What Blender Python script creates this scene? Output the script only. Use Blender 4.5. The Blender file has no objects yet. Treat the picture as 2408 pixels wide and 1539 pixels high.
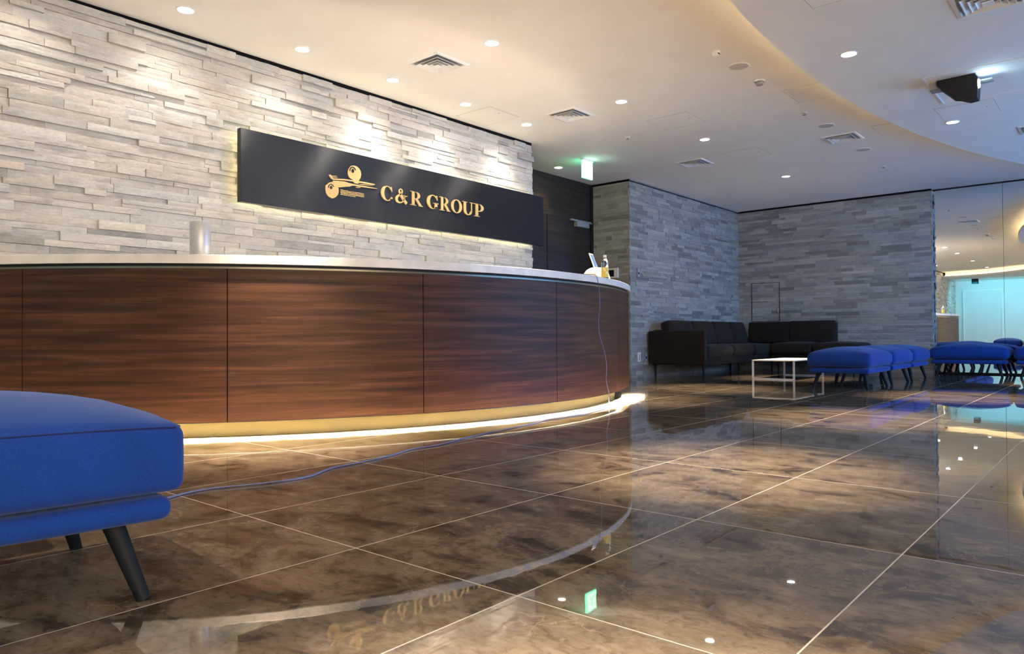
import bpy, math, random
from mathutils import Vector, Matrix, noise

# ------------------------------------------------------------------ camera, world, exposure
scene = bpy.context.scene
COL = scene.collection
PI = math.pi
F_PX, W_PX, H_PX = 1707.75, 2408, 1539
CAM = Vector((-1.2801, -2.2868, 0.5951))
YAW, PITCH, ROLL = 0.708683, 0.014350, -0.006859
fw = Vector((math.cos(YAW) * math.cos(PITCH), math.sin(YAW) * math.cos(PITCH), math.sin(PITCH)))
rt = Vector((math.sin(YAW), -math.cos(YAW), 0))
up = rt.cross(fw)
r2 = math.cos(ROLL) * rt + math.sin(ROLL) * up
u2 = -math.sin(ROLL) * rt + math.cos(ROLL) * up
cd = bpy.data.cameras.new('camera')
cd.sensor_width = 36.0
cd.lens = F_PX / W_PX * 36.0
cd.clip_start = 0.05
cam = bpy.data.objects.new('camera', cd)
COL.objects.link(cam)
M = Matrix((r2, u2, -fw)).transposed().to_4x4()
M.translation = CAM
cam.matrix_world = M
scene.camera = cam

world = bpy.data.worlds.new('world')
scene.world = world
world.use_nodes = True
world.node_tree.nodes['Background'].inputs[0].default_value = (0.25, 0.45, 1.0, 1)
world.node_tree.nodes['Background'].inputs[1].default_value = 0.3

scene.view_settings.view_transform = 'Standard'
scene.view_settings.look = 'None'
scene.view_settings.gamma = 1.0
scene.view_settings.use_curve_mapping = False
scene.view_settings.exposure = 2.2
cy = scene.cycles
cy.use_denoising = True
cy.use_adaptive_sampling = True
cy.adaptive_threshold = 0.025
cy.max_bounces = 10
cy.diffuse_bounces = 6
cy.glossy_bounces = 6
cy.transmission_bounces = 8
cy.sample_clamp_indirect = 6.0
cy.caustics_reflective = False
cy.caustics_refractive = False

WARM = (1.0, 0.80, 0.56)
WARMD = (1.0, 0.76, 0.50)
WASHC = (1.0, 0.88, 0.73)
BLUE = (0.18, 0.47, 1.0)
CEIL, DROP = 2.83, 2.63          # upper ceiling, dropped ceiling
DISC_C, DISC_R = (4.258, -14.804), 14.417

# ------------------------------------------------------------------ mesh helpers
class MB:
    def __init__(self):
        self.v = []; self.f = []; self.sm = []
    def add(self, vs, fs, smooth=False):
        b = len(self.v)
        self.v += [tuple(p) for p in vs]
        self.f += [tuple(i + b for i in f) for f in fs]
        self.sm += [smooth] * len(fs)
        return self
    def box(self, x0, x1, y0, y1, z0, z1):
        vs = [(x, y, z) for z in (z0, z1) for y in (y0, y1) for x in (x0, x1)]
        return self.add(vs, [(0, 2, 3, 1), (4, 5, 7, 6), (0, 1, 5, 4), (1, 3, 7, 5), (3, 2, 6, 7), (2, 0, 4, 6)])
    def rbox(self, cx, cy_, cz, lx, ly, lz, r, n=8, crown=0.0, bulge=0.0, top=0.0, m=None):
        """box with rounded edges; crown bulges the top, bulge swells the sides"""
        hx, hy, hz = lx / 2, ly / 2, lz / 2
        def axis(h):
            k = 4
            a = [-h + r * (1 - math.cos(PI / 2 * i / k)) for i in range(k)]
            mid = [-h + r + (2 * h - 2 * r) * i / n for i in range(n + 1)]
            return a + mid + [-q for q in reversed(a)]
        ax, ay, az = axis(hx), axis(hy), axis(hz)
        vs = {}; out = []
        def vid(x, y, z):
            key = (round(x, 6), round(y, 6), round(z, 6))
            if key in vs: return vs[key]
            cxx = max(-hx + r, min(hx - r, x)); cyy = max(-hy + r, min(hy - r, y)); czz = max(-hz + r, min(hz - r, z))
            d = Vector((x - cxx, y - cyy, z - czz))
            if d.length > 1e-9: d = d.normalized() * r
            p = Vector((cxx, cyy, czz)) + d
            fx = max(0, 1 - (p.x / hx) ** 2); fy = max(0, 1 - (p.y / hy) ** 2); fz = max(0, 1 - (p.z / hz) ** 2)
            if p.z > 0: p.z += crown * (fx * fy) ** 0.6 * min(1, (p.z / hz) * 1.0)
            p.x += bulge * (1 if p.x > 0 else -1) * fz * fy * abs(p.x / hx)
            p.y += bulge * (1 if p.y > 0 else -1) * fz * fx * abs(p.y / hy)
            if top: 
                t = (p.z / hz + 1) / 2
                p.x *= 1 - top * t; p.y *= 1 - top * t
            if m: p = m @ p
            out.append((p.x + cx, p.y + cy_, p.z + cz))
            vs[key] = len(out) - 1
            return vs[key]
        fs = []
        def face(g, A, B, flip):
            for i in range(len(A) - 1):
                for j in range(len(B) - 1):
                    q = [g(A[i], B[j]), g(A[i + 1], B[j]), g(A[i + 1], B[j + 1]), g(A[i], B[j + 1])]
                    fs.append(tuple(reversed(q)) if flip else tuple(q))
        for s in (-1, 1):
            face(lambda a, b: vid(a, b, s * hz), ax, ay, s < 0)
            face(lambda a, b: vid(a, s * hy, b), ax, az, s > 0)
            face(lambda a, b: vid(s * hx, a, b), ay, az, s < 0)
        return self.add(out, fs, True)
    def tube(self, pts, rad, seg=8, closed=False, caps=True):
        pts = [Vector(p) for p in pts]; n = len(pts)
        rads = rad if isinstance(rad, (list, tuple)) else [rad] * n
        vs = []; prev = None
        for i, p in enumerate(pts):
            a = pts[(i - 1) % n] if (closed or i > 0) else p
            b = pts[(i + 1) % n] if (closed or i < n - 1) else p
            t = (b - a).normalized()
            if prev is None:
                ref = Vector((0, 0, 1)) if abs(t.z) < 0.9 else Vector((1, 0, 0))
                x = t.cross(ref).normalized()
            else:
                x = (prev - t * prev.dot(t)).normalized()
            prev = x; y = t.cross(x)
            for k in range(seg):
                an = 2 * PI * k / seg
                vs.append(p + (x * math.cos(an) + y * math.sin(an)) * rads[i])
        fs = []
        for i in range(n if closed else n - 1):
            for k in range(seg):
                a, b = i * seg + k, i * seg + (k + 1) % seg
                c, d = ((i + 1) % n) * seg + (k + 1) % seg, ((i + 1) % n) * seg + k
                fs.append((a, b, c, d))
        self.add(vs, fs, True)
        if caps and not closed:
            self.add(vs[:seg], [tuple(reversed(range(seg)))]); self.add(vs[-seg:], [tuple(range(seg))])
        return self
    def lathe(self, prof, seg=32, c=(0, 0, 0), smooth=True, m=None):
        vs = []
        for r, z in prof:
            for k in range(seg):
                a = 2 * PI * k / seg
                p = Vector((r * math.cos(a), r * math.sin(a), z))
                if m: p = m @ p
                vs.append((p.x + c[0], p.y + c[1], p.z + c[2]))
        fs = []
        for i in range(len(prof) - 1):
            for k in range(seg):
                fs.append((i * seg + k, i * seg + (k + 1) % seg, (i + 1) * seg + (k + 1) % seg, (i + 1) * seg + k))
        return self.add(vs, fs, smooth)
    def disc(self, r, z, seg=32, c=(0, 0), flip=False):
        vs = [(c[0] + r * math.cos(2 * PI * k / seg), c[1] + r * math.sin(2 * PI * k / seg), z) for k in range(seg)]
        return self.add(vs, [tuple(reversed(range(seg))) if flip else tuple(range(seg))])
    def prism(self, poly, d0, d1, to3):
        """polygon in 2D extruded from depth d0 to d1; to3(a, b, d) places it"""
        n = len(poly)
        vs = [to3(a, b, d0) for a, b in poly] + [to3(a, b, d1) for a, b in poly]
        fs = [tuple(range(n)), tuple(reversed(range(n, 2 * n)))] + [(i, i + n, (i + 1) % n + n, (i + 1) % n) for i in range(n)]
        return self.add(vs, fs)
    def arc_wall(self, r0, r1, a0, a1, z0, z1, n=64):
        """solid ring sector round the local origin, angle 0 pointing to -y"""
        vs = []
        for i in range(n + 1):
            p, q = [(a0(r) if callable(a0) else a0) for r in (r0, r1)]       # a0 may depend on the radius (end cut flush with a wall)
            p += (a1 - p) * i / n; q += (a1 - q) * i / n
            s, c, S, C = math.sin(p), -math.cos(p), math.sin(q), -math.cos(q)
            vs += [(r0 * s, r0 * c, z0), (r1 * S, r1 * C, z0), (r1 * S, r1 * C, z1), (r0 * s, r0 * c, z1)]
        fs = []
        for i in range(n):
            b, e = i * 4, i * 4 + 4
            for k in range(4):
                fs.append((b + k, b + (k + 1) % 4, e + (k + 1) % 4, e + k))
        fs += [(3, 2, 1, 0), tuple(n * 4 + k for k in range(4))]
        return self.add(vs, fs)
    def build(self, name, mat, parent=None, loc=None, bevel=0.0, fix=True, kind=None):
        me = bpy.data.meshes.new(name)
        me.from_pydata(self.v, [], self.f)
        me.update()
        me.polygons.foreach_set('use_smooth', self.sm)
        if fix:
            import bmesh
            bm = bmesh.new(); bm.from_mesh(me)
            bmesh.ops.recalc_face_normals(bm, faces=bm.faces)
            bm.to_mesh(me); bm.free()
        me.materials.append(mat)
        o = bpy.data.objects.new(name, me)
        COL.objects.link(o)
        if parent: o.parent = parent
        if loc: o.location = loc
        if bevel:
            b = o.modifiers.new('bevel', 'BEVEL'); b.width = bevel; b.segments = 2; b.limit_method = 'ANGLE'
        if kind: o['kind'] = kind
        return o

def thing(name, label, cat, loc=(0, 0, 0), rz=0.0, group=None):
    o = bpy.data.objects.new(name, None)
    o.empty_display_size = 0.1
    COL.objects.link(o)
    o.location = loc; o.rotation_euler = (0, 0, rz)
    o['label'] = label; o['category'] = cat
    if group: o['group'] = group
    return o

def tag(o, label, cat, group=None):
    o['label'] = label; o['category'] = cat
    if group: o['group'] = group
    return o

def dup(root, label, loc, rz=None):
    r = root.copy(); COL.objects.link(r); r.location = loc; r['label'] = label
    if rz is not None: r.rotation_euler = (0, 0, rz)
    for ch in list(root.children):
        c = ch.copy(); COL.objects.link(c); c.parent = r
        for g in list(ch.children):
            d = g.copy(); COL.objects.link(d); d.parent = c
    return r

def spline(pts, n=8):
    P = [Vector(p) for p in pts]; out = []
    for i in range(len(P) - 1):
        a, b, c, d = P[max(i - 1, 0)], P[i], P[i + 1], P[min(i + 2, len(P) - 1)]
        for k in range(n):
            t = k / n
            out.append(0.5 * ((2 * b) + (c - a) * t + (2 * a - 5 * b + 4 * c - d) * t * t + (3 * b - a - 3 * c + d) * t ** 3))
    out.append(P[-1])
    return out

# ------------------------------------------------------------------ materials
def mat(name):
    m = bpy.data.materials.new(name); m.use_nodes = True
    nt = m.node_tree
    return m, nt, nt.nodes['Principled BSDF']

def N(nt, kind, **kw):
    n = nt.nodes.new(kind)
    for k, v in kw.items():
        if k.startswith('i_'):
            key = k[2:]
            n.inputs[int(key) if key.isdigit() else key].default_value = v
        else:
            setattr(n, k, v)
    return n

def ramp(nt, stops, src=None, interp='LINEAR'):
    r = nt.nodes.new('ShaderNodeValToRGB'); cr = r.color_ramp; cr.interpolation = interp
    while len(cr.elements) < len(stops): cr.elements.new(0.5)
    for e, (p, c) in zip(cr.elements, stops):
        e.position = p; e.color = (*c, 1) if len(c) == 3 else c
    if src is not None: nt.links.new(src, r.inputs[0])
    return r

def simple(name, col, rough=0.5, metal=0.0, spec=0.5, nscale=0, namt=0.1, bump=0.0):
    m, nt, b = mat(name)
    b.inputs['Roughness'].default_value = rough
    b.inputs['Metallic'].default_value = metal
    b.inputs['Specular IOR Level'].default_value = spec
    b.inputs['Base Color'].default_value = (*col, 1)
    if nscale:
        tc = N(nt, 'ShaderNodeTexCoord')
        no = N(nt, 'ShaderNodeTexNoise', i_Scale=nscale, i_Detail=4.0)
        nt.links.new(tc.outputs['Object'], no.inputs['Vector'])
        lo = tuple(c * (1 - namt) for c in col); hi = tuple(min(1, c * (1 + namt)) for c in col)
        r = ramp(nt, [(0.3, lo), (0.7, hi)], no.outputs[0])
        nt.links.new(r.outputs[0], b.inputs['Base Color'])
        if bump:
            bp = N(nt, 'ShaderNodeBump', i_Strength=bump, i_Distance=0.002)
            nt.links.new(no.outputs[0], bp.inputs['Height'])
            nt.links.new(bp.outputs[0], b.inputs['Normal'])
    return m

def glow(name, col, strength, base=(0.8, 0.8, 0.8)):
    m, nt, b = mat(name)
    b.inputs['Base Color'].default_value = (*base, 1)
    b.inputs['Emission Color'].default_value = (*col, 1)
    b.inputs['Emission Strength'].default_value = strength
    return m

def stone_material(name, tint=(1, 1, 1), rough=0.85):
    m, nt, b = mat(name)
    at = N(nt, 'ShaderNodeAttribute', attribute_name='stone')
    tc = N(nt, 'ShaderNodeTexCoord')
    mp = N(nt, 'ShaderNodeMapping'); mp.inputs['Scale'].default_value = (1, 1, 2.2)
    nt.links.new(tc.outputs['Object'], mp.inputs['Vector'])
    # the per-stone offset keeps veins from running across joints
    ad = N(nt, 'ShaderNodeVectorMath', operation='MULTIPLY_ADD'); ad.inputs[1].default_value = (37, 37, 37)
    nt.links.new(at.outputs['Color'], ad.inputs[0]); nt.links.new(mp.outputs[0], ad.inputs[2])
    n1 = N(nt, 'ShaderNodeTexNoise', i_Scale=6.0, i_Detail=6.0, i_Roughness=0.65)
    n2 = N(nt, 'ShaderNodeTexNoise', i_Scale=45.0, i_Detail=4.0, i_Roughness=0.6)
    for n_ in (n1, n2): nt.links.new(ad.outputs[0], n_.inputs['Vector'])
    r1 = ramp(nt, [(0.28, (0.72, 0.71, 0.70)), (0.5, (0.96, 0.96, 0.95)), (0.72, (1.0, 0.985, 0.95))], n1.outputs[0])
    r2_ = ramp(nt, [(0.3, (0.84, 0.84, 0.84)), (0.65, (1, 1, 1))], n2.outputs[0])
    mx = N(nt, 'ShaderNodeMix', data_type='RGBA', blend_type='MULTIPLY'); mx.inputs[0].default_value = 1
    nt.links.new(r1.outputs[0], mx.inputs[6]); nt.links.new(r2_.outputs[0], mx.inputs[7])
    mx2 = N(nt, 'ShaderNodeMix', data_type='RGBA', blend_type='MULTIPLY'); mx2.inputs[0].default_value = 1
    nt.links.new(mx.outputs[2], mx2.inputs[6]); nt.links.new(at.outputs['Color'], mx2.inputs[7])
    mx3 = N(nt, 'ShaderNodeMix', data_type='RGBA', blend_type='MULTIPLY'); mx3.inputs[0].default_value = 1
    mx3.inputs[7].default_value = (*tint, 1)
    nt.links.new(mx2.outputs[2], mx3.inputs[6])
    nt.links.new(mx3.outputs[2], b.inputs['Base Color'])
    b.inputs['Roughness'].default_value = rough
    b.inputs['Specular IOR Level'].default_value = 0.25
    bp = N(nt, 'ShaderNodeBump', i_Strength=0.5, i_Distance=0.006)
    nt.links.new(n2.outputs[0], bp.inputs['Height'])
    nt.links.new(bp.outputs[0], b.inputs['Normal'])
    return m

def floor_material():
    m, nt, b = mat('polished_brown_marble')
    L = nt.links.new
    tc = N(nt, 'ShaderNodeTexCoord')
    sx = N(nt, 'ShaderNodeSeparateXYZ'); L(tc.outputs['Object'], sx.inputs[0])
    def tile(src, size):
        d = N(nt, 'ShaderNodeMath', operation='DIVIDE'); d.inputs[1].default_value = size; L(src, d.inputs[0])
        fl = N(nt, 'ShaderNodeMath', operation='FLOOR'); L(d.outputs[0], fl.inputs[0])
        fr = N(nt, 'ShaderNodeMath', operation='FRACT'); L(d.outputs[0], fr.inputs[0])
        s5 = N(nt, 'ShaderNodeMath', operation='SUBTRACT'); s5.inputs[1].default_value = 0.5; L(fr.outputs[0], s5.inputs[0])
        ab = N(nt, 'ShaderNodeMath', operation='ABSOLUTE'); L(s5.outputs[0], ab.inputs[0])
        ml = N(nt, 'ShaderNodeMath', operation='MULTIPLY'); ml.inputs[1].default_value = size; L(ab.outputs[0], ml.inputs[0])
        gt = N(nt, 'ShaderNodeMath', operation='GREATER_THAN'); gt.inputs[1].default_value = size / 2 - 0.0019; L(ml.outputs[0], gt.inputs[0])
        return fl.outputs[0], gt.outputs[0]
    fx, gx = tile(sx.outputs[0], 0.9); fy, gy = tile(sx.outputs[1], 0.6)
    grout = N(nt, 'ShaderNodeMath', operation='MAXIMUM'); L(gx, grout.inputs[0]); L(gy, grout.inputs[1])
    cb = N(nt, 'ShaderNodeCombineXYZ'); L(fx, cb.inputs[0]); L(fy, cb.inputs[1])
    wn = N(nt, 'ShaderNodeTexWhiteNoise', noise_dimensions='3D'); L(cb.outputs[0], wn.inputs['Vector'])
    off = N(nt, 'ShaderNodeVectorMath', operation='MULTIPLY_ADD'); off.inputs[1].default_value = (9, 9, 9)
    L(wn.outputs['Color'], off.inputs[0]); L(tc.outputs['Object'], off.inputs[2])
    rot = N(nt, 'ShaderNodeMapping'); rot.inputs['Rotation'].default_value = (0, 0, -0.75); rot.inputs['Scale'].default_value = (1.35, 0.9, 1)
    L(off.outputs[0], rot.inputs['Vector'])
    n1 = N(nt, 'ShaderNodeTexNoise', i_Scale=5.0, i_Detail=9.0, i_Roughness=0.66, i_Distortion=0.6); L(rot.outputs[0], n1.inputs['Vector'])
    n2 = N(nt, 'ShaderNodeTexNoise', i_Scale=24.0, i_Detail=8.0, i_Roughness=0.7, i_Distortion=0.8); L(rot.outputs[0], n2.inputs['Vector'])
    base = ramp(nt, [(0.35, (0.044, 0.034, 0.024)), (0.46, (0.135, 0.110, 0.081)), (0.57, (0.180, 0.152, 0.117)), (0.70, (0.24, 0.205, 0.162))], n1.outputs[0])
    det = ramp(nt, [(0.32, (0.55, 0.50, 0.46)), (0.5, (0.95, 0.95, 0.95)), (0.68, (1.15, 1.15, 1.15))], n2.outputs[0])
    mx = N(nt, 'ShaderNodeMix', data_type='RGBA', blend_type='MULTIPLY'); mx.inputs[0].default_value = 1
    L(base.outputs[0], mx.inputs[6]); L(det.outputs[0], mx.inputs[7])
    # pale flecks and short veins
    v1 = N(nt, 'ShaderNodeTexVoronoi', feature='DISTANCE_TO_EDGE', i_Scale=3.4)
    nd = N(nt, 'ShaderNodeTexNoise', i_Scale=5.0, i_Detail=5.0); L(off.outputs[0], nd.inputs['Vector'])
    wv = N(nt, 'ShaderNodeVectorMath', operation='MULTIPLY_ADD'); wv.inputs[1].default_value = (0.55, 0.55, 0.55)
    L(nd.outputs['Color'], wv.inputs[0]); L(off.outputs[0], wv.inputs[2]); L(wv.outputs[0], v1.inputs['Vector'])
    vr = ramp(nt, [(0.0, (1, 1, 1)), (0.012, (0, 0, 0))], v1.outputs['Distance'])
    nm = N(nt, 'ShaderNodeTexNoise', i_Scale=4.5, i_Detail=3.0); L(off.outputs[0], nm.inputs['Vector'])
    nr = ramp(nt, [(0.54, (0, 0, 0)), (0.66, (1, 1, 1))], nm.outputs[0])
    vm = N(nt, 'ShaderNodeMath', operation='MULTIPLY'); L(vr.outputs[0], vm.inputs[0]); L(nr.outputs[0], vm.inputs[1])
    v2 = N(nt, 'ShaderNodeTexVoronoi', feature='F1', i_Scale=7.0, i_Randomness=1.0); L(wv.outputs[0], v2.inputs['Vector'])
    f2 = ramp(nt, [(0.0, (1, 1, 1)), (0.035, (0, 0, 0))], v2.outputs['Distance'])
    fm = N(nt, 'ShaderNodeMath', operation='MULTIPLY'); fm.inputs[1].default_value = 0.6; L(f2.outputs[0], fm.inputs[0])
    vs = N(nt, 'ShaderNodeMath', operation='MAXIMUM'); L(vm.outputs[0], vs.inputs[0]); L(fm.outputs[0], vs.inputs[1])
    vh = N(nt, 'ShaderNodeMath', operation='MULTIPLY'); vh.inputs[1].default_value = 0.45; L(vs.outputs[0], vh.inputs[0])
    mv = N(nt, 'ShaderNodeMix', data_type='RGBA'); L(vh.outputs[0], mv.inputs[0]); L(mx.outputs[2], mv.inputs[6]); mv.inputs[7].default_value = (0.40, 0.34, 0.28, 1)
    mg = N(nt, 'ShaderNodeMix', data_type='RGBA'); L(grout.outputs[0], mg.inputs[0]); L(mv.outputs[2], mg.inputs[6]); mg.inputs[7].default_value = (0.50, 0.47, 0.44, 1)
    L(mg.outputs[2], b.inputs['Base Color'])
    ro = N(nt, 'ShaderNodeMapRange'); ro.inputs[3].default_value = 0.018; ro.inputs[4].default_value = 0.5
    L(grout.outputs[0], ro.inputs[0]); L(ro.outputs[0], b.inputs['Roughness'])
    b.inputs['IOR'].default_value = 1.52
    # the polish is faintly wavy
    wb = N(nt, 'ShaderNodeTexNoise', i_Scale=5.0, i_Detail=2.0); L(off.outputs[0], wb.inputs['Vector'])
    bp = N(nt, 'ShaderNodeBump', i_Strength=0.05, i_Distance=0.005); L(wb.outputs[0], bp.inputs['Height'])
    L(bp.outputs[0], b.inputs['Normal'])
    return m

def wood_material(name, radius=None, dark=(0.024, 0.0092, 0.0055), mid=(0.052, 0.0205, 0.0108), light=(0.093, 0.040, 0.0215), rough=0.48):
    """horizontal figured grain; round the counter it follows the curve"""
    m, nt, b = mat(name); L = nt.links.new
    tc = N(nt, 'ShaderNodeTexCoord')
    sx = N(nt, 'ShaderNodeSeparateXYZ'); L(tc.outputs['Object'], sx.inputs[0])
    cb = N(nt, 'ShaderNodeCombineXYZ')
    if radius:
        ng = N(nt, 'ShaderNodeMath', operation='MULTIPLY'); ng.inputs[1].default_value = -1; L(sx.outputs[1], ng.inputs[0])
        at = N(nt, 'ShaderNodeMath', operation='ARCTAN2'); L(sx.outputs[0], at.inputs[0]); L(ng.outputs[0], at.inputs[1])
        mu = N(nt, 'ShaderNodeMath', operation='MULTIPLY'); mu.inputs[1].default_value = radius; L(at.outputs[0], mu.inputs[0])
        L(mu.outputs[0], cb.inputs[0])
    else:
        L(sx.outputs[0], cb.inputs[0])
    L(sx.outputs[2], cb.inputs[1])
    mp = N(nt, 'ShaderNodeMapping'); mp.inputs['Scale'].default_value = (1.1, 27, 1); L(cb.outputs[0], mp.inputs['Vector'])
    n1 = N(nt, 'ShaderNodeTexNoise', i_Scale=1.0, i_Detail=5.0, i_Roughness=0.55, i_Distortion=0.35); L(mp.outputs[0], n1.inputs['Vector'])
    mp2 = N(nt, 'ShaderNodeMapping'); mp2.inputs['Scale'].default_value = (5, 160, 1); L(cb.outputs[0], mp2.inputs['Vector'])
    n2 = N(nt, 'ShaderNodeTexNoise', i_Scale=1.0, i_Detail=3.0); L(mp2.outputs[0], n2.inputs['Vector'])
    r = ramp(nt, [(0.32, dark), (0.50, mid), (0.66, light)], n1.outputs[0])
    r_2 = ramp(nt, [(0.3, (0.8, 0.8, 0.8)), (0.7, (1.1, 1.1, 1.1))], n2.outputs[0])
    mx = N(nt, 'ShaderNodeMix', data_type='RGBA', blend_type='MULTIPLY'); mx.inputs[0].default_value = 1
    L(r.outputs[0], mx.inputs[6]); L(r_2.outputs[0], mx.inputs[7])
    L(mx.outputs[2], b.inputs['Base Color'])
    b.inputs['Roughness'].default_value = rough
    b.inputs['Specular IOR Level'].default_value = 0.24
    return m

def fabric(name, col, rough=0.9, sheen=0.4, sheen_tint=(1, 1, 1)):
    m, nt, b = mat(name); L = nt.links.new
    tc = N(nt, 'ShaderNodeTexCoord')
    n1 = N(nt, 'ShaderNodeTexNoise', i_Scale=6.0, i_Detail=4.0); L(tc.outputs['Object'], n1.inputs['Vector'])
    n2 = N(nt, 'ShaderNodeTexNoise', i_Scale=420.0, i_Detail=2.0); L(tc.outputs['Object'], n2.inputs['Vector'])
    r = ramp(nt, [(0.3, tuple(c * 0.88 for c in col)), (0.7, tuple(c * 1.1 for c in col))], n1.outputs[0])
    r_2 = ramp(nt, [(0.3, (0.75, 0.75, 0.75)), (0.7, (1.15, 1.15, 1.15))], n2.outputs[0])
    mx = N(nt, 'ShaderNodeMix', data_type='RGBA', blend_type='MULTIPLY'); mx.inputs[0].default_value = 1
    L(r.outputs[0], mx.inputs[6]); L(r_2.outputs[0], mx.inputs[7]); L(mx.outputs[2], b.inputs['Base Color'])
    b.inputs['Roughness'].default_value = rough
    b.inputs['Specular IOR Level'].default_value = 0.2
    b.inputs['Sheen Weight'].default_value = sheen
    b.inputs['Sheen Roughness'].default_value = 0.5
    b.inputs['Sheen Tint'].default_value = (*sheen_tint, 1)
    bp = N(nt, 'ShaderNodeBump', i_Strength=0.25, i_Distance=0.001); L(n2.outputs[0], bp.inputs['Height']); L(bp.outputs[0], b.inputs['Normal'])
    return m

M_STONE = stone_material('split_face_quartzite')
M_STONE_FAR = stone_material('split_face_quartzite_honed', (0.80, 0.80, 0.80))
M_FLOOR = floor_material()
M_CEIL = simple('ceiling_plaster', (0.91, 0.89, 0.86), 0.9, 0, 0.2, 3.0, 0.02)
M_WHITE = simple('white_enamel', (0.92, 0.92, 0.92), 0.45, 0, 0.4, 20, 0.02)
M_SATIN = simple('white_plastic', (0.85, 0.84, 0.82), 0.35, 0, 0.5, 10, 0.02)
M_BLACK = simple('matte_black', (0.010, 0.010, 0.012), 0.6, 0, 0.3, 12, 0.2)
M_GAP = simple('shadow_gap_black', (0.006, 0.006, 0.007), 0.8, 0, 0.1, 12, 0.1)
M_JOINT = simple('panel_joint', (0.48, 0.46, 0.44), 0.8, 0, 0.1, 12, 0.1)
M_WOOD = wood_material('figured_walnut_veneer', 3.757)
M_DARKWOOD = wood_material('dark_oak_panelling', None, (0.020, 0.015, 0.012), (0.030, 0.023, 0.019), (0.042, 0.032, 0.026), 0.4)
M_SLAB = simple('pale_quartz_slab', (0.74, 0.74, 0.75), 0.35, 0, 0.5, 9, 0.10)
M_REVEAL = simple('bronze_reveal', (0.16, 0.15, 0.11), 0.3, 0.6, 0.5, 9, 0.1)
M_PLINTH = simple('cream_plinth', (0.165, 0.128, 0.046), 0.5, 0, 0.3, 9, 0.03)
def sign_material():
    # vertically brushed satin black: fine horizontal facets spread highlights up and down
    m, nt, b = mat('black_brushed_board'); L = nt.links.new
    b.inputs['Base Color'].default_value = (0.003, 0.0033, 0.005, 1)
    b.inputs['Roughness'].default_value = 0.30
    b.inputs['Specular IOR Level'].default_value = 0.38
    tc = N(nt, 'ShaderNodeTexCoord')
    sc_ = N(nt, 'ShaderNodeVectorMath', operation='SCALE'); sc_.inputs['Scale'].default_value = 4000; L(tc.outputs['Object'], sc_.inputs[0])
    wn = N(nt, 'ShaderNodeTexWhiteNoise', noise_dimensions='3D'); L(sc_.outputs[0], wn.inputs['Vector'])
    mr = N(nt, 'ShaderNodeMapRange'); mr.inputs[3].default_value = -0.55; mr.inputs[4].default_value = 0.55; L(wn.outputs['Value'], mr.inputs[0])
    cb = N(nt, 'ShaderNodeCombineXYZ'); L(mr.outputs[0], cb.inputs[2])
    ge = N(nt, 'ShaderNodeNewGeometry')
    ad = N(nt, 'ShaderNodeVectorMath', operation='ADD'); L(ge.outputs['Normal'], ad.inputs[0]); L(cb.outputs[0], ad.inputs[1])
    no = N(nt, 'ShaderNodeVectorMath', operation='NORMALIZE'); L(ad.outputs[0], no.inputs[0])
    L(no.outputs[0], b.inputs['Normal'])
    return m
M_SIGN = sign_material()
M_GOLD = simple('matt_gold_lettering', (0.62, 0.44, 0.19), 0.55, 0.0, 0.4, 30, 0.05)
M_STEEL = simple('brushed_aluminium', (0.62, 0.63, 0.66), 0.45, 0.55, 0.5, 60, 0.06)
M_GREYMETAL = simple('grey_painted_metal', (0.34, 0.34, 0.36), 0.4, 0.3, 0.5, 20, 0.04)
M_BLUE = fabric('royal_blue_wool', (0.006, 0.040, 0.255), 0.9, 0.22, (0.45, 0.6, 0.9))
M_SEAM = fabric('royal_blue_piping', (0.006, 0.016, 0.10), 0.9, 0.1)
M_BROWN = fabric('charcoal_brown_velvet', (0.020, 0.0155, 0.0135), 0.95, 0.04)
M_LEG = simple('blue_black_stained_wood', (0.006, 0.009, 0.013), 0.6, 0, 0.2, 20, 0.2)
M_TABLETOP = simple('cream_table_top', (0.80, 0.76, 0.70), 0.4, 0, 0.4, 15, 0.03)
M_LAMP = glow('downlight_lens', (1.0, 0.90, 0.76), 14.0)
M_LED = glow('warm_led_strip', (1.0, 0.86, 0.60), 4200.0)
M_LED_SIGN = glow('sign_led_strip', (1.0, 0.86, 0.42), 3.5)
M_LED_COVE = glow('cove_led_strip', (1.0, 0.72, 0.36), 3.6)
M_CABLE = simple('lavender_blue_cable', (0.13, 0.16, 0.36), 0.45, 0, 0.4, 30, 0.05)
M_BLUE_FILL = glow('blue_fill_glow', BLUE, 2.2, (0.5, 0.6, 0.8))  # added glow giving blue light from the unseen open side
M_WARM_FILL = glow('warm_fill_glow', (1.0, 0.80, 0.58), 2.0, (0.7, 0.65, 0.6))  # added warm glow behind the camera, brightens ceiling and counter
M_FILL_UP = glow('added_uplight_glow', (1.0, 0.84, 0.64), 7.2)  # added glow, sends light up to the ceiling

def set_mirror():
    m, nt, b = mat('silvered_mirror')
    b.inputs['Base Color'].default_value = (0.83, 0.88, 0.91, 1)
    b.inputs['Metallic'].default_value = 1.0
    b.inputs['Roughness'].default_value = 0.0
    return m
M_MIRROR = set_mirror()

def set_glass(name, col, rough=0.02, ior=1.45):
    m, nt, b = mat(name)
    b.inputs['Base Color'].default_value = (*col, 1)
    b.inputs['Transmission Weight'].default_value = 1.0
    b.inputs['Roughness'].default_value = rough
    b.inputs['IOR'].default_value = ior
    return m

# ------------------------------------------------------------------ room shell
XL, XR, YF = -8.3, 11.44, -5.5
WA = 2.965                        # face of the stone wall behind the counter

MB().box(XL - .2, 11.9, YF - .2, 4.1, -0.12, 0).build('floor', M_FLOOR, kind='structure')
MB().box(XL - .2, 11.9, YF - .2, 4.1, CEIL, CEIL + 0.12).build('ceiling', M_CEIL, kind='structure')

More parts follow.
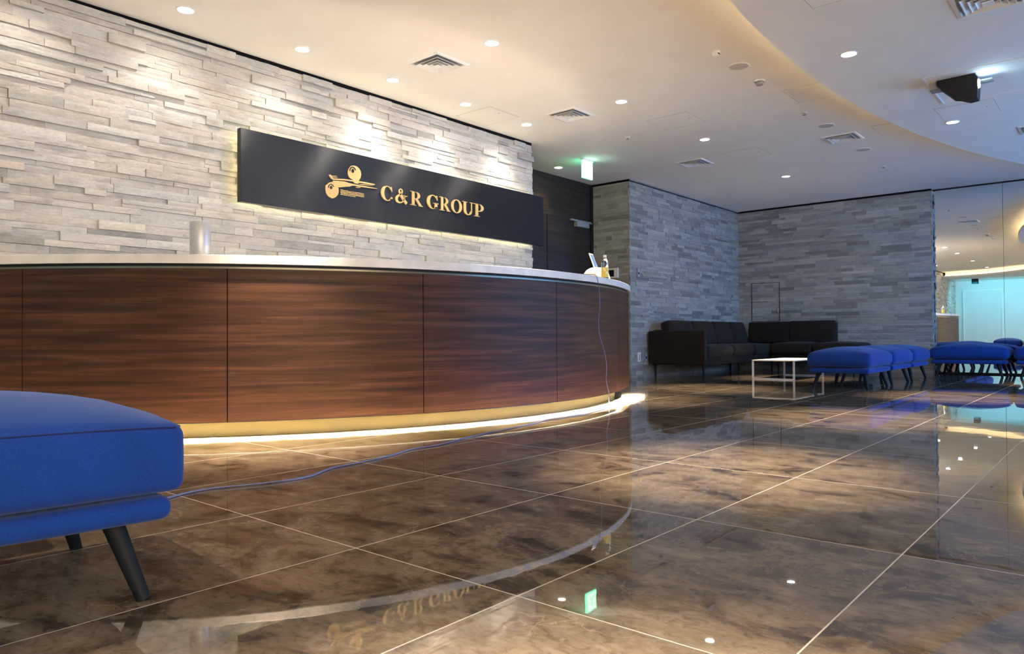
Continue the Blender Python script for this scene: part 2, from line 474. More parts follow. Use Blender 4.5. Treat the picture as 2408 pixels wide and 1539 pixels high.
def stone_cladding(name, org, udir, ulen, z0, z1, nrm, seed, detail, material, rows=(0.032, 0.066), lens=(0.16, 0.60), depth=(0.004, 0.034), palette='light', ragged=0.0, back=0.012):
    """ledger-stone cladding as one wall mesh: every stone has its own face relief"""
    rnd = random.Random(seed)
    org = Vector(org); u = Vector(udir); n = Vector(nrm)
    vs, fs, cols = [], [], []
    z = z0
    while z < z1 - 1e-4:
        h = rnd.uniform(*rows)
        if z1 - z - h < rows[0] * 0.8: h = z1 - z
        x = -rnd.uniform(0, lens[1] * .5)
        while x < ulen:
            ln = rnd.uniform(*lens) * (1 if rnd.random() < .75 else .5)
            a, bb = max(0, x), min(ulen, x + ln)
            x += ln
            if bb - a < 0.02: continue
            if bb > ulen - 0.05: bb = ulen; x = ulen + 1
            e0 = rnd.uniform(-ragged, ragged) if a == 0 else 0
            e1 = rnd.uniform(-ragged, ragged) if bb == ulen else 0
            split = rnd.random() < 0.16 and h > 0.05
            parts = [(z, z + h * .42), (z + h * .42, z + h)] if split else [(z, z + h)]
            for (p, q) in parts:
                d = depth[0] + (depth[1] - depth[0]) * rnd.random() ** 1.6
                if palette == 'light':
                    t = rnd.gauss(0.60, 0.045); t = max(.40, min(.74, t))
                    w = rnd.gauss(0, 0.015)
                    c = (t * (1.0 + w), t * (.985), t * (.955 - w), 1)
                    if rnd.random() < .05: c = (t * .97, t * .95, t * .87, 1)
                    if rnd.random() < .04: c = (t * .72, t * .72, t * .70, 1)
                else:
                    t = rnd.gauss(0.50, 0.06)
                    if rnd.random() < .2: t *= .72
                    t = max(.26, min(.70, t)); w = rnd.gauss(0, 0.02)
                    c = (t * (1 + w), t * .99, t * (.96 - w), 1)
                g = 0.0007
                a_, b_, p_, q_ = a + g + e0, bb - g + e1, p + g, q - g
                nu = max(1, int((b_ - a_) / detail)); nv = max(1, min(3, int((q_ - p_) / (detail * .45)))) if detail < 1 else 1
                base = len(vs); so = Vector((rnd.uniform(-50, 50), rnd.uniform(-50, 50), rnd.uniform(-50, 50)))
                tilt = rnd.uniform(-.06, .06)
                for j in range(nv + 1):
                    for i in range(nu + 1):
                        uu = a_ + (b_ - a_) * i / nu; zz = p_ + (q_ - p_) * j / nv
                        dd = d
                        if detail < 1:
                            dd += 0.0055 * noise.noise(Vector((uu * 9, 0, zz * 22)) + so) + 0.003 * noise.noise(Vector((uu * 30, 3, zz * 50)) + so)
                            dd += tilt * (zz - (p_ + q_) / 2)
                            if i in (0, nu) or j in (0, nv): dd -= 0.0012 + .002 * rnd.random()
                        vs.append(org + u * uu + n * max(0.001, dd) + Vector((0, 0, zz)))
                        cols.append(c)
                for j in range(nv):
                    for i in range(nu):
                        k = base + j * (nu + 1) + i
                        fs.append((k, k + 1, k + nu + 2, k + nu + 1))
                # sides back to the wall plane
                ring = [base + i for i in range(nu + 1)] + [base + j * (nu + 1) + nu for j in range(1, nv + 1)] + \
                       [base + nv * (nu + 1) + i for i in range(nu - 1, -1, -1)] + [base + j * (nu + 1) for j in range(nv - 1, 0, -1)]
                b2 = len(vs)
                for r_ in ring:
                    pt = vs[r_]; k = (pt - org).dot(n)
                    vs.append(pt - n * (k + back)); cols.append(c)
                m_ = len(ring)
                for i in range(m_):
                    fs.append((ring[i], b2 + i, b2 + (i + 1) % m_, ring[(i + 1) % m_]))
        z += h
    me = bpy.data.meshes.new(name)
    me.from_pydata([tuple(p) for p in vs], [], fs); me.update()
    flip = u.cross(Vector((0, 0, 1))).dot(n) < 0
    if flip: me.flip_normals()
    ca = me.color_attributes.new('stone', 'FLOAT_COLOR', 'POINT')
    ca.data.foreach_set('color', [q for c in cols for q in c])
    me.materials.append(material)
    o = bpy.data.objects.new(name, me); COL.objects.link(o)
    o['kind'] = 'structure'
    return o

TOP = CEIL - 0.028
# wall behind the counter (long stone wall), its core and its dark end
stone_cladding('wall_left', (-1.3, WA, 0), (1, 0, 0), 6.51, 0.0, TOP, (0, -1, 0), 11, 0.030, M_STONE, ragged=0.012)
stone_cladding('wall_left.001', (XL, WA, 0), (1, 0, 0), 7.0, 0.0, TOP, (0, -1, 0), 12, 9.0, M_STONE)
MB().box(XL, 5.195, WA + 0.005, 3.8, 0, CEIL).build('wall_left.002', M_GAP, kind='structure')
# wall over the sofa, its return by the alcove, and the far wall
stone_cladding('wall_back', (7.60, 3.13, 0), (1, 0, 0), 3.74, 0.0, TOP, (0, -1, 0), 21, 0.05, M_STONE_FAR, (0.034, 0.068), (0.14, 0.5), (0.004, 0.014), 'grey')
stone_cladding('wall_back.001', (7.612, 3.12, 0), (0, 1, 0), 0.64, 0.0, TOP, (-1, 0, 0), 22, 0.05, M_STONE_FAR, (0.034, 0.068), (0.14, 0.5), (0.004, 0.014), 'grey', 0.004)
MB().box(7.618, 11.9, 3.135, 4.0, 0, CEIL).build('wall_back.002', M_GAP, kind='structure')
stone_cladding('wall_right', (11.33, 0.05, 0), (0, 1, 0), 3.08, 0.0, TOP, (-1, 0, 0), 23, 0.05, M_STONE_FAR, (0.034, 0.068), (0.16, 0.55), (0.003, 0.012), 'grey', 0.004)
stone_cladding('wall_right.001', (11.325, 0.052, 0), (1, 0, 0), 0.115, 0.0, TOP, (0, -1, 0), 24, 0.05, M_STONE_FAR, (0.034, 0.068), (0.11, 0.12), (0.003, 0.02), 'grey', 0.004)
MB().box(11.335, 11.9, 0.054, 3.14, 0, CEIL).build('wall_right.002', M_GAP, kind='structure')
# wall carrying the mirrors
MB().box(XR + 0.012, 11.9, YF, 0.045, 0, CEIL).build('wall_right.003', M_GAP, kind='structure')
MB().box(XR - 0.012, XR + 0.012, YF, 0.045, 0, 0.022).build('baseboard_right', M_BLACK, kind='structure')
MB().box(XR - 0.004, XR + 0.012, YF, 0.045, CEIL - 0.024, CEIL).build('trim_1', M_BLACK, kind='structure')
# dark panelled alcove with its door
MB().box(5.195, 7.63, 3.752, 4.0, 0, CEIL).build('wall_alcove', M_DARKWOOD, kind='structure')
al = MB()
al.box(5.2, 7.60, 3.7495, 3.753, 2.262, 2.267)
al.box(6.502, 6.507, 3.7495, 3.753, 0, 2.262)
al.build('trim_2', M_BLACK, kind='structure')
MB().box(7.54, 7.60, 3.735, 3.752, 0, TOP).build('trim_3', M_BLACK, kind='structure')
door = MB().box(6.509, 7.50, 3.742, 3.7515, 0.01, 2.258).build('door_1', M_DARKWOOD, kind='structure')
cl = MB().box(7.12, 7.42, 3.68, 3.742, 2.165, 2.235).build('door_closer', M_GREYMETAL, door, bevel=.004)
MB().box(7.02, 7.52, 3.715, 3.742, 2.243, 2.268).build('closer_rail', M_GREYMETAL, door, bevel=.002)
MB().box(7.40, 7.53, 3.70, 3.715, 2.24, 2.25).build('closer_arm', M_GREYMETAL, door)
# far end behind the camera: the bright wall with its door, seen in the mirror
M_CYANWALL = simple('projection_white_paint', (0.80, 0.82, 0.83), 0.8, 0, 0.2, 4, 0.02)
MB().box(XL - .2, XL, YF, 3.8, 0, CEIL).build('wall_far', M_CYANWALL, kind='structure')
MB().box(XL, XL + 0.03, 1.46, 2.67, 0, 2.25).build('door_2', M_CYANWALL, kind='structure')
dt = MB(); dt.box(XL, XL + .045, 1.43, 1.46, 0, 2.28); dt.box(XL, XL + .045, 2.67, 2.70, 0, 2.28); dt.box(XL, XL + .045, 1.46, 2.67, 2.25, 2.28)
dt.build('trim_4', M_WHITE, kind='structure')
# wall on the open side, out of view: glowing panes added as fill, warm left, blue right
M_PLASTER = simple('grey_plaster', (0.42, 0.43, 0.46), 0.85, 0, 0.2, 4, 0.04)
fwall = MB()
fwall.box(XL, 12, YF - .2, YF, 0, 0.25); fwall.box(XL, 12, YF - .2, YF, 2.5, CEIL)
FILL_SPANS = [(-5.6 + 2.1 * i, -3.7 + 2.1 * i) for i in range(3)] + [(4.9 + 2.1 * i, 6.8 + 2.1 * i) for i in range(3)]
edges = [XL] + [q for w in FILL_SPANS for q in w] + [12]
for i in range(0, len(edges), 2): fwall.box(edges[i], edges[i + 1], YF - .2, YF, 0.25, 2.5)
fwall.build('wall_front', M_PLASTER, kind='structure')
for i, (a, b_) in enumerate(FILL_SPANS):
    w = MB(); w.box(a, b_, YF - .12, YF - .06, .25, .31); w.box(a, b_, YF - .12, YF - .06, 2.44, 2.5)
    w.box(a, a + .06, YF - .12, YF - .06, .31, 2.44); w.box(b_ - .06, b_, YF - .12, YF - .06, .31, 2.44)
    wo = w.build('fill_panel_%d' % (i + 1), M_GREYMETAL, kind='structure')
    MB().box(a + .06, b_ - .06, YF - .10, YF - .09, .31, 2.44).build('pane', M_BLUE_FILL if a > 2.5 else M_WARM_FILL, wo)
# black shadow gaps along the wall heads
MB().box(-8.3, 5.20, WA - 0.012, WA + .02, TOP, CEIL).build('trim_5', M_GAP, kind='structure')
MB().box(7.60, 11.34, 3.10, 3.14, TOP + .012, CEIL).build('trim_6', M_GREYMETAL, kind='structure')
MB().box(11.312, 11.345, 0.05, 3.12, TOP, CEIL).build('trim_7', M_GAP, kind='structure')
MB().box(7.592, 7.625, 3.12, 3.76, TOP, CEIL).build('trim_8', M_GAP, kind='structure')

# dropped ceiling: big arc over the open side, joined to the soffit at the far end
edge = []
for k in range(97):
    x = 11.43 - (11.43 + 1.6) * k / 96
    edge.append((x, DISC_C[1] + math.sqrt(DISC_R ** 2 - (x - DISC_C[0]) ** 2)))
edge += [(p.x, p.y) for p in spline([(-1.6, -1.62, 0), (-2.6, -1.2, 0), (-3.5, -.45, 0), (-4.35, .40, 0), (-5.0, 1.1, 0), (-5.42, 1.85, 0), (-5.62, 2.90, 0)], 8)][1:]
poly = edge + [(XL, 2.90), (XL, YF), (11.43, YF)]
dp = MB(); n_ = len(poly)
TH = 0.055
dp.add([(x, y, DROP) for x, y in poly] + [(x, y, DROP + TH) for x, y in poly],
       [tuple(range(n_)), tuple(reversed(range(n_, 2 * n_)))] + [(i, i + n_, (i + 1) % n_ + n_, (i + 1) % n_) for i in range(n_)])
dp.build('ceiling.001', M_CEIL, kind='structure')
# upright behind the cove and the LED strip on the shelf
def offset(ed, d):
    out = []
    for i, (x, y) in enumerate(ed):
        a = ed[max(i - 1, 0)]; b_ = ed[min(i + 1, len(ed) - 1)]
        t = Vector((b_[0] - a[0], b_[1] - a[1])).normalized()
        out.append((x + t.y * -d * -1 * -1, y + t.x * d))
    return out
inner = offset(edge, 0.22)
up_ = MB(); k = len(inner)
up_.add([(x, y, DROP + TH) for x, y in inner] + [(x, y, CEIL) for x, y in inner], [(i, i + 1, i + 1 + k, i + k) for i in range(k - 1)])
up_.build('ceiling.002', M_CEIL, fix=False, kind='structure')
strip = offset(edge, 0.17)
led = MB().tube([(x, y, DROP + TH + .012) for x, y in strip], 0.006, 6).build('cove_light_strip', M_LED_COVE)
tag(led, 'warm light strip hidden in the cove along the curved edge of the dropped ceiling', 'light strip')

# ------------------------------------------------------------------ reception counter
CC = (3.167, 4.841, 0); CR = 3.777
A0, A1 = (lambda r: -math.acos(1.918 / r)), math.radians(37.6)
ctr = thing('reception_counter', 'long curved reception counter with dark walnut front and pale stone top', 'reception counter', CC)
MB().arc_wall(CR - .62, CR, A0, A1, 1.047, 1.101, 120).build('countertop', M_SLAB, ctr, bevel=.003)
MB().arc_wall(CR - .10, CR - .030, A0, A1, 1.031, 1.047, 120).build('shadow_reveal', M_BLACK, ctr)
MB().arc_wall(CR - .09, CR - .016, A0, A1, 1.019, 1.031, 120).build('metal_edge', M_REVEAL, ctr)
seams = [None, -55.0, -36.9, -18.45, 0.2, 18.9, 37.6]
for a, b_ in zip(seams[:-1], seams[1:]):
    g = 0.045
    MB().arc_wall(CR - .06, CR - .02, A0 if a is None else math.radians(a + g), math.radians(b_ - g), 0.100, 1.019, 24).build('front_panel', M_WOOD, ctr)
cc_ = MB().arc_wall(CR - .10, CR - .062, A0, A1, 0.135, 1.03, 90)
cc_.arc_wall(CR - .064, CR - .0605, A0, A1, 0.099, 0.136, 90).build('carcass', M_BLACK, ctr)
MB().arc_wall(CR - .62, CR - .10, A1 - .009, A1, 0.06, 1.046, 2).build('end_panel', M_WOOD, ctr)
MB().arc_wall(CR - .060, CR - .018, A0, A1, 0.0965, 0.0990, 90).build('bottom_edge_trim', M_REVEAL, ctr)
MB().arc_wall(CR - .20, CR - .164, A0, math.radians(31.5), 0.0, 0.136, 90).build('plinth', M_PLINTH, ctr)
MB().arc_wall(CR - .160, CR - .062, A0, A1, 0.136, 0.14, 90).build('base_soffit', M_BLACK, ctr)
MB().arc_wall(CR - .096, CR - .0905, A0, math.radians(31.4), 0.0965, 0.136, 90).build('led_shield', M_BLACK, ctr)  # unseen shield added to keep the strip's light off the plinth
MB().arc_wall(CR - .0900, CR - .0892, A0, math.radians(31.3), 0.1095, 0.1175, 90).build('light_strip', M_LED, ctr)
MB().arc_wall(CR - .74, CR - .64, math.radians(-47), math.radians(33), 0.74, 0.76, 90).build('staff_desk', M_SLAB, ctr)
MB().arc_wall(CR - .70, CR - .66, math.radians(-38), math.radians(33), 0.764, 0.772, 90).build('added_uplight_strip', M_FILL_UP, ctr)  # added strip, hidden behind the counter to brighten the ceiling

def on_counter(deg, inset, z=1.101):
    a = math.radians(deg)
    return (CC[0] + (CR - inset) * math.sin(a), CC[1] - (CR - inset) * math.cos(a), z)

# ------------------------------------------------------------------ wall sign
SY = 2.84
sign = thing('wall_sign', 'black wall sign with gold brush emblem and C&R GROUP lettering on the stone wall', 'sign', (0, SY, 0))
SX0, SX1, SZ0, SZ1 = 1.552, 5.268, 1.641, 2.203
MB().box(SX0, SX1, 0, 0.05, SZ0, SZ1).build('board', M_SIGN, sign, bevel=.002)
bk = MB()
for (a, b_, c, d) in ((SX0 + .3, 5.19, SZ0 + .06, SZ0 + .11), (SX0 + .3, 5.19, SZ1 - .11, SZ1 - .06)): bk.box(a, b_, 0.05, 0.118, c, d)
bk.build('mounting_rail', M_BLACK, sign)
MB().tube([(SX0 + .035, .066, SZ0 + .035), (5.16, .066, SZ0 + .035), (5.16, .066, SZ1 - .035), (SX0 + .035, .066, SZ1 - .035)], 0.007, 6, closed=True).build('halo_light_strip', M_LED_SIGN, sign)

def to_sign(a, b_, d): return (a, d, b_)
def ell(cx, cz, rx, rz, a): return (cx + rx * math.cos(a), cz + rz * math.sin(a))
def ring(mb, cx, cz, rx, rz, ix, iz, a0, a1, f, n=28, icx=0):
    for i in range(n):
        t0 = math.radians(a0 + (a1 - a0) * i / n); t1 = math.radians(a0 + (a1 - a0) * (i + 1) / n)
        q = [ell(cx, cz, rx, rz, t0), ell(cx, cz, rx, rz, t1), ell(cx + icx, cz, ix, iz, t1), ell(cx + icx, cz, ix, iz, t0)]
        mb.prism([f(*p) for p in q], 0, -0.010, to_sign)
def quad(mb, pts, f): mb.prism([f(*p) for p in pts], 0, -0.010, to_sign)
def rect(mb, x0, x1, y0, y1, f): quad(mb, [(x0, y0), (x1, y0), (x1, y1), (x0, y1)], f)

def glyph(ch, f):
    m = MB()
    if ch in 'CG':
        ring(m, .44, .5, .44, .515, .25, .465, 42, 318, f, 36, .035)
        quad(m, [(.70, .97), (.745, 1.0), (.765, 1.0), (.80, .66), (.77, .66), (.70, .82)], f)
        if ch == 'C':
            quad(m, [(.74, .30), (.83, .24), (.76, .13), (.66, .06), (.62, .09)], f)
        else:
            rect(m, .58, .77, .07, .42, f); rect(m, .48, .87, .40, .445, f)
            quad(m, [(.45, .0), (.62, .02), (.77, .09), (.77, .14), (.60, .07)], f)
    elif ch in 'RP':
        rect(m, .13, .33, .02, .98, f)
        rect(m, .0, .46, 0, .045, f); rect(m, .0, .42, .955, 1.0, f)
        c = .735 if ch == 'R' else .71; h = 1.0 - c
        rect(m, .33, .44, .955, 1.0, f)
        ring(m, .42, c, .36, h, .16, h - .047, -90, 90, f, 24)
        rect(m, .33, .44, c - h, c - h + .047, f)
        if ch == 'R':
            quad(m, [(.36, .50), (.57, .50), (.92, .04), (.69, .04)], f)
            rect(m, .66, 1.0, 0, .045, f)
    elif ch == 'O':
        ring(m, .47, .5, .47, .515, .26, .465, 0, 360, f, 48)
    elif ch == 'U':
        rect(m, .11, .31, .30, .98, f); rect(m, 0, .43, .955, 1.0, f)
        ring(m, .475, .31, .365, .325, .165, .255, 180, 360, f, 28, .025)
        rect(m, .775, .84, .30, .98, f); rect(m, .66, .96, .955, 1.0, f)
    elif ch == '&':
        P = [(.97, .02), (.74, .24), (.50, .52), (.35, .74), (.335, .88), (.45, .985), (.565, .90), (.56, .75), (.42, .60), (.21, .46), (.09, .29), (.12, .12), (.29, .03), (.52, .06), (.72, .25), (.83, .46), (.86, .54)]
        Wd = [.24, .22, .20, .15, .085, .06, .09, .10, .10, .15, .20, .20, .11, .075, .06, .05, .05]
        c = spline([(x, z, 0) for x, z in P], 6)
        w = [Wd[int(i / 6)] + (Wd[min(int(i / 6) + 1, len(Wd) - 1)] - Wd[int(i / 6)]) * (i / 6 % 1) for i in range(len(c))]
        L_, R_ = [], []
        for i, p in enumerate(c):
            t = (c[min(i + 1, len(c) - 1)] - c[max(i - 1, 0)]).normalized(); nn = Vector((-t.y, t.x, 0))
            L_.append(p + nn * w[i] / 2); R_.append(p - nn * w[i] / 2)
        for i in range(len(c) - 1):
            quad(m, [(L_[i].x, L_[i].y), (L_[i + 1].x, L_[i + 1].y), (R_[i + 1].x, R_[i + 1].y), (R_[i].x, R_[i].y)], f)
        rect(m, .68, 1.04, .525, .57, f)
    return m

for ch, x0, x1 in (('C', 2.897, 3.032), ('&', 3.067, 3.208), ('R', 3.245, 3.402), ('G', 3.453, 3.607), ('R', 3.622, 3.770), ('O', 3.779, 3.931), ('U', 3.940, 4.097), ('P', 4.108, 4.252)):
    wd = {'C': .83, 'G': .87, 'R': 1.0, 'P': .78, 'O': .94, 'U': .96, '&': 1.04}[ch]
    f = lambda a, b_, x0=x0, x1=x1, wd=wd: (x0 + a / wd * (x1 - x0), 1.842 + b_ * 0.132)
    glyph(ch, f).build('letter', M_GOLD, sign)
EMB = {
 'upper': [(2.5605, 2.0779), (2.5734, 2.09), (2.6036, 2.0974), (2.634, 2.0942), (2.6575, 2.0805), (2.6732, 2.0618), (2.6801, 2.0344), (2.6729, 2.0011), (2.6534, 1.9716), (2.6247, 1.9656), (2.603, 1.9664), (2.5772, 1.9736), (2.5533, 1.9852), (2.5414, 2.0008), (2.5365, 2.028), (2.5434, 2.0538)],
 'lower': [(2.311, 1.8808), (2.3271, 1.8901), (2.3474, 1.909), (2.376, 1.9184), (2.4047, 1.9139), (2.4252, 1.8985), (2.44, 1.8731), (2.4416, 1.8456), (2.4332, 1.8166), (2.4083, 1.7923), (2.3795, 1.7779), (2.3551, 1.7827), (2.3308, 1.795), (2.3148, 1.8165), (2.3084, 1.8463)],
 'b1': [(2.3404, 1.9709), (2.3583, 1.9787), (2.3696, 1.9703), (2.4255, 1.9768), (2.4222, 1.9721), (2.3721, 1.9624), (2.3794, 1.9581), (2.4305, 1.9651), (2.4288, 1.9607), (2.3843, 1.9534), (2.3892, 1.9487), (2.4922, 1.9626), (2.6117, 1.9678), (2.7169, 1.9717), (2.8293, 1.9706), (2.8247, 1.9605), (2.7257, 1.9573), (2.6116, 1.9564), (2.5259, 1.9527), (2.442, 1.9448), (2.3842, 1.9369), (2.363, 1.9458)],
 'b2': [(2.3842, 1.93), (2.442, 1.9378), (2.509, 1.9416), (2.5429, 1.9371), (2.6289, 1.9336), (2.7434, 1.9356), (2.8566, 1.9356), (2.8538, 1.9315), (2.7434, 1.9256), (2.6462, 1.9207), (2.6115, 1.9224), (2.577, 1.9171), (2.5598, 1.9074), (2.5172, 1.8995), (2.4584, 1.8849), (2.4169, 1.8827), (2.3759, 1.9012)],
 'b3': [(2.5943, 1.9565), (2.6639, 1.959), (2.6376, 1.9435), (2.6081, 1.9432)],
 'b4': [(2.6201, 1.9139), (2.6725, 1.9176), (2.6681, 1.9127), (2.6462, 1.9079), (2.6218, 1.9084)],
 'b5': [(2.6289, 1.9407), (2.699, 1.9489), (2.8065, 1.9569), (2.8047, 1.9538), (2.699, 1.9417)]}
em = MB()
for i, p in enumerate(EMB.values()): em.prism(p, 0, -0.006 - .0004 * i, to_sign)
emb = em.build('emblem', M_GOLD, sign)
for (cx, cz, s) in ((2.5879, 2.0473, 1.0), (2.3635, 1.8683, .85)):
    ey = MB()
    def ring2(rx, rz, ix, iz, a0, a1, n=18):
        for i in range(n):
            t0 = math.radians(a0 + (a1 - a0) * i / n); t1 = math.radians(a0 + (a1 - a0) * (i + 1) / n)
            q = [ell(cx, cz, rx * s, rz * s, t0), ell(cx, cz, rx * s, rz * s, t1), ell(cx, cz, ix * s, iz * s, t1), ell(cx, cz, ix * s, iz * s, t0)]
            ey.prism(q, -0.004, -0.0105, to_sign)
    ring2(.034, .036, .026, .029, 20, 190); ring2(.013, .016, .001, .001, 0, 360)
    ey.build('emblem_eye', M_SIGN, emb)
cp = MB(); rnd = random.Random(5)
for r_ in range(4):
    x = 2.463; z = 1.8655 - r_ * 0.0125
    end = 2.713 if r_ < 3 else 2.62
    while x < end:
        w = rnd.uniform(.004, .011); hgt = rnd.choice((.0055, .008, .008))
        cp.box(x, min(x + w, end), -0.003, 0, z - .004, z - .004 + hgt); x += w + rnd.uniform(.0012, .004)
cp.build('caption', M_GOLD, sign)

# ------------------------------------------------------------------ things on the counter
p = on_counter(-39.5, 0.10)
can = thing('metal_canister', 'brushed silver cylinder canister standing on the counter top', 'canister', p)
MB().lathe([(0.001, 0), (.058, 0), (.060, .003), (.060, .196), (.058, .199)], 48).build('body', M_STEEL, can)
MB().lathe([(.058, .199), (.0585, .203), (.055, .207), (.001, .208)], 48).build('lid', M_STEEL, can)

p = on_counter(18.0, 0.21)
tab = thing('tablet_stand', 'small tablet propped on a round white base beside the plastic bottle', 'tablet stand', p)
MB().lathe([(.124, 0), (.126, .008), (.124, .04), (.112, .078), (.090, .106), (.058, .124), (.02, .131), (.001, .132)], 40).build('base', M_SATIN, tab)
tn = (rt * .85 - fw * .42 + Vector((0, 0, .36))).normalized()       # the way the tablet screen faces
tu = (Vector((0, 0, 1)) - tn * tn.z).normalized(); ts = tn.cross(tu)
tm = Matrix((-ts, -tn, tu)).transposed().to_4x4(); tm.translation = Vector((.03, .05, .190))
fr = MB().rbox(0, 0, 0, .10, .010, .16, .004, 2, m=tm).build('tablet_frame', M_SATIN, tab)
sc = MB(); 
q = [tm @ Vector((a, -0.0055, b_)) for a, b_ in ((-.043, -.068), (.043, -.068), (.043, .068), (-.043, .068))]
sc.add(q, [(0, 1, 2, 3)]); sc.build('screen', glow('tablet_screen', (0.10, 0.22, 0.42), 0.25, (.02, .04, .08)), fr)

p = on_counter(13.9, 0.046)
bot = thing('drink_bottle', 'clear plastic drink bottle with white cap and yellow label', 'bottle', p)
prof = [(.001, .002), (.026, 0), (.031, .006), (.031, .118), (.0295, .125), (.031, .132), (.029, .148), (.020, .170), (.0135, .182), (.0135, .188)]
MB().lathe(prof, 32).build('body', set_glass('clear_plastic', (0.93, 0.95, 0.95), 0.06, 1.3), bot)
MB().lathe([(.001, .186), (.0155, .186), (.0158, .190), (.0155, .207), (.013, .209), (.001, .209)], 24).build('cap', M_SATIN, bot)
mL, nt, b = mat('yellow_label')
tc = N(nt, 'ShaderNodeTexCoord'); no = N(nt, 'ShaderNodeTexNoise', i_Scale=40.0, i_Detail=2.0); nt.links.new(tc.outputs['Object'], no.inputs[0])
rr = ramp(nt, [(0.40, (0.80, 0.58, 0.06)), (0.55, (0.85, 0.68, 0.12)), (0.62, (0.85, 0.80, 0.55))], no.outputs[0]); nt.links.new(rr.outputs[0], b.inputs['Base Color'])
MB().lathe([(.0318, .012), (.0318, .100)], 32).build('label', mL, bot)

# ------------------------------------------------------------------ cable from counter to floor
def arc_pt(deg, out, z):
    a = math.radians(deg); r = CR + out
    return Vector((CC[0] + r * math.sin(a), CC[1] - r * math.cos(a), z))
cab = [arc_pt(3.4, -.30, 1.112), arc_pt(4.6, -.12, 1.108), arc_pt(7.5, -.04, 1.110), arc_pt(8.7, .003, 1.108), arc_pt(9.3, .010, 1.06), arc_pt(9.9, .006, .95), arc_pt(10.0, .004, .83), arc_pt(9.6, .003, .72), arc_pt(10.0, .004, .60), arc_pt(11.4, .004, .47),
       arc_pt(12.1, .005, .35), arc_pt(11.9, .006, .22), arc_pt(12.6, .010, .12), arc_pt(11.9, .03, .05), arc_pt(10.6, .06, .012), arc_pt(9.0, .08, .0035)]
floor_pts = [(3.36, .93), (3.20, .905), (3.02, .93), (2.80, .905), (2.55, .83), (2.25, .80), (2.0, .76), (1.75, .70), (1.5, .645), (1.32, .64), (1.1, .56), (.9, .53), (.70, .50), (.5, .40), (.30, .44), (.08, .50), (-.2, .40), (-.6, .30)]
from_y = lambda x, y: Vector((x, y, .004))
cab2 = [from_y(*q) for q in floor_pts]
tube_pts = spline(cab + cab2, 7)
twin = spline([Vector(q) + Vector((0.0, .011 * math.sin(i * 2.1), 0.002)) for i, q in enumerate(cab2)], 7)
c1 = MB().tube(tube_pts, 0.0028, 7).build('power_cable', M_CABLE)
tag(c1, 'thin lavender blue cable hanging over the counter front and trailing across the floor', 'cable')
MB().tube(twin, 0.0024, 7).build('second_strand', M_CABLE, c1)

# ------------------------------------------------------------------ ottomans
OL, OW = 0.95, 0.66
def make_ottoman(label, loc, rz, RR=.026, BU=.014, CRN=.088):
    t = thing('ottoman', label, 'ottoman', loc, rz, 'royal blue ottomans in the lobby')
    MB().rbox(0, 0, .205, OL - .035, OW - .03, .056, .026, 6).build('frame', M_BLUE, t)
    LX, LY, LZ, CZ = OL + .005, OW + .01, .152, .320
    cu = MB().rbox(0, 0, CZ, LX, LY, LZ, RR, 14, crown=CRN, bulge=BU).build('cushion', M_BLUE, t)
    hx, hy, hz = LX / 2, LY / 2, LZ / 2
    def seam_pt(x, y):
        fx = max(0, 1 - (x / hx) ** 2); fy = max(0, 1 - (y / hy) ** 2)
        zl = hz - RR * .28
        return (x, y, CZ + zl + CRN * (fx * fy) ** 0.6 * zl / hz)
    px_, py_ = hx - RR * .28, hy - RR * .28; c_ = .018
    out = []
    for k in range(17): out.append((-px_ + c_ + (2 * px_ - 2 * c_) * k / 16, -py_))
    for k in range(13): out.append((px_, -py_ + c_ + (2 * py_ - 2 * c_) * k / 12))
    for k in range(17): out.append((px_ - c_ - (2 * px_ - 2 * c_) * k / 16, py_))
    for k in range(13): out.append((-px_, py_ - c_ - (2 * py_ - 2 * c_) * k / 12))
    MB().tube([seam_pt(*q) for q in out], 0.0030, 6, closed=True).build('piping', M_SEAM, cu)
    for sx_ in (-1, 1):
        for sy_ in (-1, 1):
            MB().tube([(sx_ * .345, sy_ * .235, .185), (sx_ * .40, sy_ * .285, 0.0)], [.024, .0155], 16).build('leg', M_LEG, t)
    return t
ott = make_ottoman('blue ottoman in the left foreground, cut off by the picture edge', (-.935, -.233, 0), math.radians(-5))
dup(ott, 'blue ottoman just behind the left foreground one, only a sliver of its top showing', (-1.10, .49, 0), math.radians(-4))
ott = make_ottoman('blue ottoman in the middle row nearest the camera, in front of the white coffee table', (7.52, .178, 0), 0, .056, .018, .070)
dup(ott, 'second blue ottoman of the middle row, pushed end to end behind the nearest one', (8.545, .178, 0), 0)
dup(ott, 'farthest blue ottoman of the middle row, next to the stone wall edge', (9.56, .178, 0), 0)
dup(ott, 'blue ottoman standing against the mirror just right of the stone wall edge', (10.96, -.50, 0), math.radians(90))
dup(ott, 'blue ottoman against the mirror at the right picture edge', (10.98, -1.51, 0), math.radians(90))

